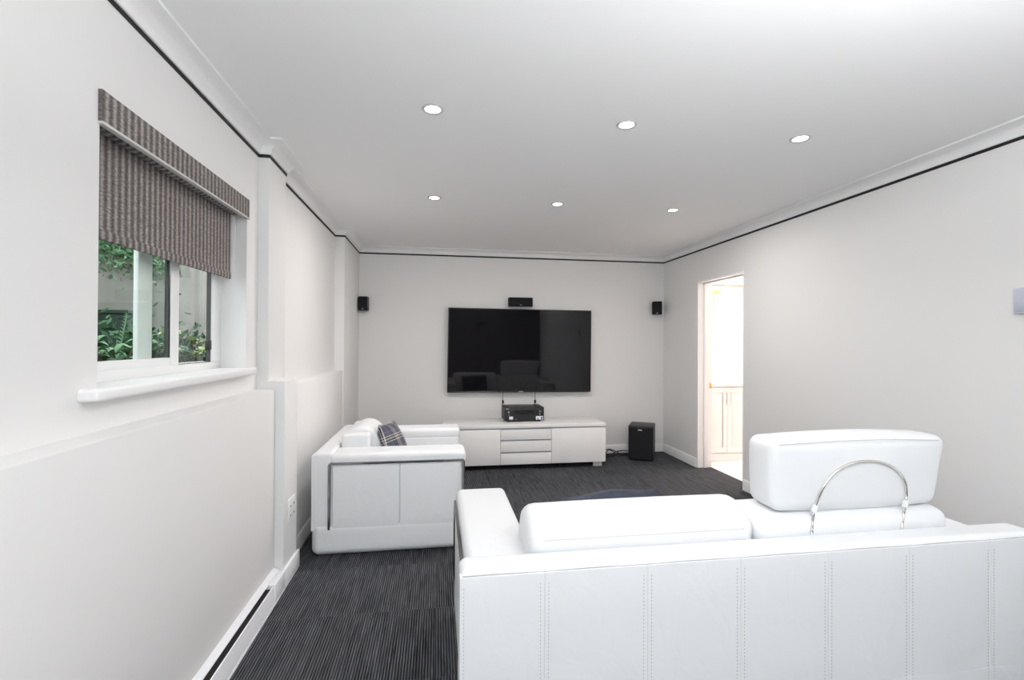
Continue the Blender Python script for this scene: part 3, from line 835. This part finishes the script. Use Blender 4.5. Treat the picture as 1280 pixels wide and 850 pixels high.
for xx in (-0.36, 0.335):
    obj('foot_cover', bx(xx - .012, xx + .012, -0.072, -0.05, -TH - .008, -TH + .001, 0.001), 'white_plastic', tv)

def speaker(name, label, loc, rz, w, hh, d, rounded=False, tilt=0):
    t = thing(name, label, 'speaker', loc, rz)
    t.rotation_euler = (tilt, 0, rz)
    obj('cabinet', rbox(-w / 2, w / 2, -d, -0.006, -hh / 2, hh / 2, 0.012 if rounded else 0.005, m=2), 'black', t)
    obj('grille', rbox(-w / 2 + .004, w / 2 - .004, -d - .008, -d + .004, -hh / 2 + .004, hh / 2 - .004, 0.005, puff=(0, 0.010 if rounded else 0.001, 0), m=4), 'grille', t)
    q = obj('badge', bx(-0.010, 0.010, -d - .0105 - (0.006 if rounded else 0), -d - .007, -hh / 2 + .014, -hh / 2 + .019), 'silver', t)
    return t
sl = speaker('wall_speaker', 'small black speaker high on the end wall left of the television', (-0.800, YB - 0.02, 1.755), math.radians(-4), 0.100, 0.156, 0.095)
obj('wall_bracket', bx(-0.015, 0.015, -0.01, 0.024, -0.02, 0.02, 0.002), 'black', sl)
sr = speaker('wall_speaker', 'small black speaker near the corner right of the television', (2.665, YB - 0.03, 1.762), math.radians(28), 0.115, 0.160, 0.090, True)
obj('wall_bracket', bx(-0.015, 0.015, -0.01, 0.040, -0.02, 0.02, 0.002), 'black', sr)
sr.rotation_euler = (0, 0, math.radians(-22))
sc_ = speaker('centre_speaker', 'wide black centre speaker just above the television', (0.962, YB - 0.004, 1.806), 0.0, 0.285, 0.105, 0.075)
obj('wall_bracket', bx(-0.03, 0.03, -0.03, 0.005, -0.045, 0.02, 0.002), 'black', sc_)

# low media cabinet
ST = thing('media_cabinet', 'long low white media cabinet under the television', 'cabinet', (0.059, 4.930, 0))
CW, CD, CT, CB = 1.746, 0.430, 0.473, 0.059
obj('body', bx(0.004, CW - 0.004, 0.020, CD, CB, CT - 0.038), 'lacquer', ST)
obj('top', bx(0.0, CW, 0.0, CD + .002, CT - 0.036, CT, 0.002), 'lacquer', ST)
d1, d2 = 0.602, 1.146
for x0, x1 in ((0.002, d1 - .002), (d2 + .002, CW - .002)):
    d = obj('door', bx(x0, x1, 0.001, 0.019, CB - .002, CT - 0.046, 0.0015), 'lacquer', ST)
    obj('edge_grip', bx(x0, x1, 0.000, 0.019, CT - 0.046, CT - 0.041, 0.001), 'alu', d)
zs = [CB - .002, CB + .130, CB + .256, CT - 0.046]
for i in range(3):
    z0, z1 = zs[i], zs[i + 1] - .008 if i < 2 else zs[i + 1]
    d = obj('drawer', bx(d1 + .002, d2 - .002, 0.001, 0.019, z0, z1, 0.0015), 'lacquer', ST)
    obj('edge_grip', bx(d1 + .002, d2 - .002, -0.004, 0.019, z1 - .001, z1 + .006, 0.001), 'alu', d)
for fx in (0.02, CW - .122):
    for fy in (0.045, CD - .06):
        obj('leg', bx(fx, fx + .095, fy, fy + .03, 0, CB, 0.002), 'white_plastic', ST)

rc = thing('av_receiver', 'black audio receiver standing on the white media cabinet', 'receiver', (0.942, 5.100, CT))
obj('case', bx(-0.214, 0.214, 0.012, 0.262, 0.016, 0.157, 0.003), 'black', rc)
fp = obj('front_panel', bx(-0.218, 0.218, 0.0, 0.014, 0.014, 0.157, 0.002), 'black', rc)
b = bmesh.new()
for k in range(9): box(b, -0.18, 0.18, 0.05 + k * 0.022, 0.060 + k * 0.022, 0.1565, 0.1585)
obj('vent_slats', b, 'blackgloss', rc)
for fx in (-0.17, 0.17):
    for fy in (0.04, 0.22): obj('foot', lathe_bm([(0, 0), (0.02, 0), (0.022, 0.017), (0, 0.017)], fx, fy, 12), 'feet', rc)
def knob(x, z, r, mat):
    bm = bmesh.new(); rings = lathe(bm, [(0, 0), (r, 0), (r, 0.012), (r * .85, 0.015), (0, 0.015)], 16)
    bm.transform(Matrix.Rotation(PI / 2, 4, 'X')); bm.transform(Matrix.Translation((x, 0.0, z)))
    return obj('knob', bm, mat, fp)
knob(-0.172, 0.108, 0.010, 'silver'); knob(-0.168, 0.078, 0.006, 'alu'); knob(0.172, 0.112, 0.011, 'alu'); knob(0.170, 0.082, 0.007, 'silver')
obj('brand_mark', bx(-0.202, -0.170, -0.0012, 0.001, 0.140, 0.146), 'silver', fp)
obj('display', bx(-0.11, 0.11, -0.001, 0.001, 0.085, 0.125), 'blackgloss', fp)
s1 = obj('sticker', bx(-0.166, -0.124, -0.0014, 0.001, 0.022, 0.060), 'sticker_white', fp)
obj('sticker_print', bx(-0.166, -0.124, -0.0018, 0.0, 0.022, 0.030), 'sticker_blue', s1)
s2 = obj('sticker', bx(0.128, 0.208, -0.0014, 0.001, 0.022, 0.060), 'sticker_white', fp)
obj('sticker_print', bx(0.182, 0.204, -0.0018, 0.0, 0.026, 0.052), 'sticker_blue', s2)
obj('sticker_print', bx(0.142, 0.160, -0.0018, 0.0, 0.026, 0.040), 'sticker_blue', s2)
obj('jack', bx(-0.100, -0.085, -0.0014, 0.001, 0.026, 0.032), 'alu', fp)

for nm, x in (('left', 0.765), ('right', 1.148)):
    c = thing('tv_cable', f'thin dark cable hanging below the television at its {nm} end of the receiver', 'cable', (x, YB - 0.012, 0.745))
    obj('cord', tube(bmesh.new(), [(0, -0.006, 0.02), (0.002, -0.006, -0.03), (0, -0.006, -0.09), (-0.004, -0.006, -0.13), (0, -0.006, -0.33)], 0.0028, 6), 'black', c)
    obj('plug', rbox(-0.010, 0.012, -0.02, 0.006, -0.125, -0.085, 0.006, m=2), 'black', c)

# subwoofer
sw = thing('subwoofer', 'black floor subwoofer in the corner beside the cabinet', 'subwoofer', (2.403, 5.052, 0), math.radians(-29.8))
obj('cabinet', bx(-0.272, 0.0, 0.008, 0.315, 0.012, 0.390, 0.003), 'black', sw)
obj('grille', rbox(-0.270, -0.002, -0.006, 0.012, 0.014, 0.376, 0.006, m=2), 'grille', sw)
obj('badge', bx(-0.165, -0.120, -0.0085, -0.005, 0.342, 0.356, 0.001), 'silver', sw)
for fx in (-0.25, -0.02):
    for fy in (0.03, 0.29): obj('foot', lathe_bm([(0, 0), (0.015, 0), (0.015, 0.013), (0, 0.013)], fx, fy, 12), 'feet', sw)
# loose cables on the carpet
random.seed(5)
for i, (lab, pts) in enumerate((('tangled black cable on the carpet right of the media cabinet', [(1.80, 5.42, .01), (1.88, 5.44, .055), (1.96, 5.40, .03), (2.03, 5.43, .065), (2.10, 5.41, .02), (2.06, 5.37, .008), (1.97, 5.36, .010), (1.90, 5.38, .03), (1.86, 5.45, .06)]),
                                ('black cable arching over the tangle beside the subwoofer', [(1.83, 5.36, .006), (1.92, 5.40, .040), (2.02, 5.42, .075), (2.12, 5.40, .040), (2.16, 5.38, .008), (2.24, 5.42, .008), (2.30, 5.47, .02)]),
                                ('black power lead lying along the baseboard to the subwoofer', [(2.10, 5.49, .008), (2.18, 5.50, .030), (2.26, 5.49, .035), (2.33, 5.485, .02), (2.36, 5.47, .05)]))):
    o = obj('power_cable', tube(bmesh.new(), catmull(pts, 5, False), 0.0055, 6), 'black')
    tag(o, lab, 'cable', 'loose cables on the carpet')

# thermostat on the right wall
th = thing('thermostat', 'pale blue grey wall control panel at the right edge', 'control panel', (XR, 1.835, 1.545))
obj('housing', bx(-0.020, 0.0, -0.068, 0.068, -0.062, 0.062, 0.004), 'bluegrey', th)
obj('cover', bx(-0.023, -0.0195, -0.055, 0.050, -0.050, 0.050, 0.002), 'bluegrey', th)

# fill light added out of view, shaped as an uplighter to brighten the ceiling
ul = thing('added_fill_lamp', 'added fill light shaped as a slim black uplighter, unseen behind the viewer', 'lamp', (0.98, -0.16, 0))
bm = bmesh.new(); lathe(bm, [(0, 0), (0.14, 0), (0.14, 0.02), (0.02, 0.03), (0, 0.03)], 24); obj('base', bm, 'black', ul)
obj('pole', tube(bmesh.new(), [(0, 0, 0.02), (0, 0, 1.74)], 0.012, 12), 'black', ul)
bm = bmesh.new(); lathe(bm, [(0.02, 1.72), (0.10, 1.75), (0.17, 1.82), (0.166, 1.822), (0.09, 1.758), (0.0, 1.735)], 28); obj('lamp_shade', bm, 'black', ul)
l = bpy.data.lights.new('added_ceiling_fill', 'AREA'); l.shape = 'DISK'; l.size = 0.30; l.energy = 136; l.color = (0.975, 0.985, 1.0)
lo = bpy.data.objects.new('added_ceiling_fill', l); COL.objects.link(lo); lo.parent = ul; lo.location = (0, 0, 1.825); lo.rotation_euler = (PI, 0, 0)

# ------------------------------------------------------------------ recessed ceiling lamps
names = [('front', 2.21), ('rear', 3.565)]
cols = [(-0.025, 'nearest the window'), (0.909, 'in the middle of the row'), (1.857, 'nearest the doorway wall')]
for row, y in names:
    for x, where in cols:
        t = thing('recessed_downlight', f'lit ceiling downlight, row {"nearer the viewer" if row == "front" else "nearer the television"}, {where}', 'ceiling lamp', (x, y, ZC), group='recessed ceiling lamps')
        bm = bmesh.new(); lathe(bm, [(0.036, 0.001), (0.036, -0.004), (0.046, -0.007), (0.0495, -0.004), (0.0500, 0.001)], 32)
        obj('trim_ring', bm, 'ring', t)
        bm = bmesh.new(); lathe(bm, [(0.0, -0.0025), (0.0365, -0.0020), (0.0365, 0.0015), (0.0, 0.0015)], 32)
        obj('lens', bm, 'lens', t)
        l = bpy.data.lights.new('downlight_beam', 'AREA'); l.shape = 'DISK'; l.size = 0.07; l.energy = 1.7 if row == 'front' else 11.0; l.color = (1.0, 0.985, 0.965) if row == 'front' else (1.0, 0.95, 0.91)
        lo = bpy.data.objects.new('downlight_beam', l); COL.objects.link(lo); lo.parent = t; lo.location = (0, 0, -0.010)
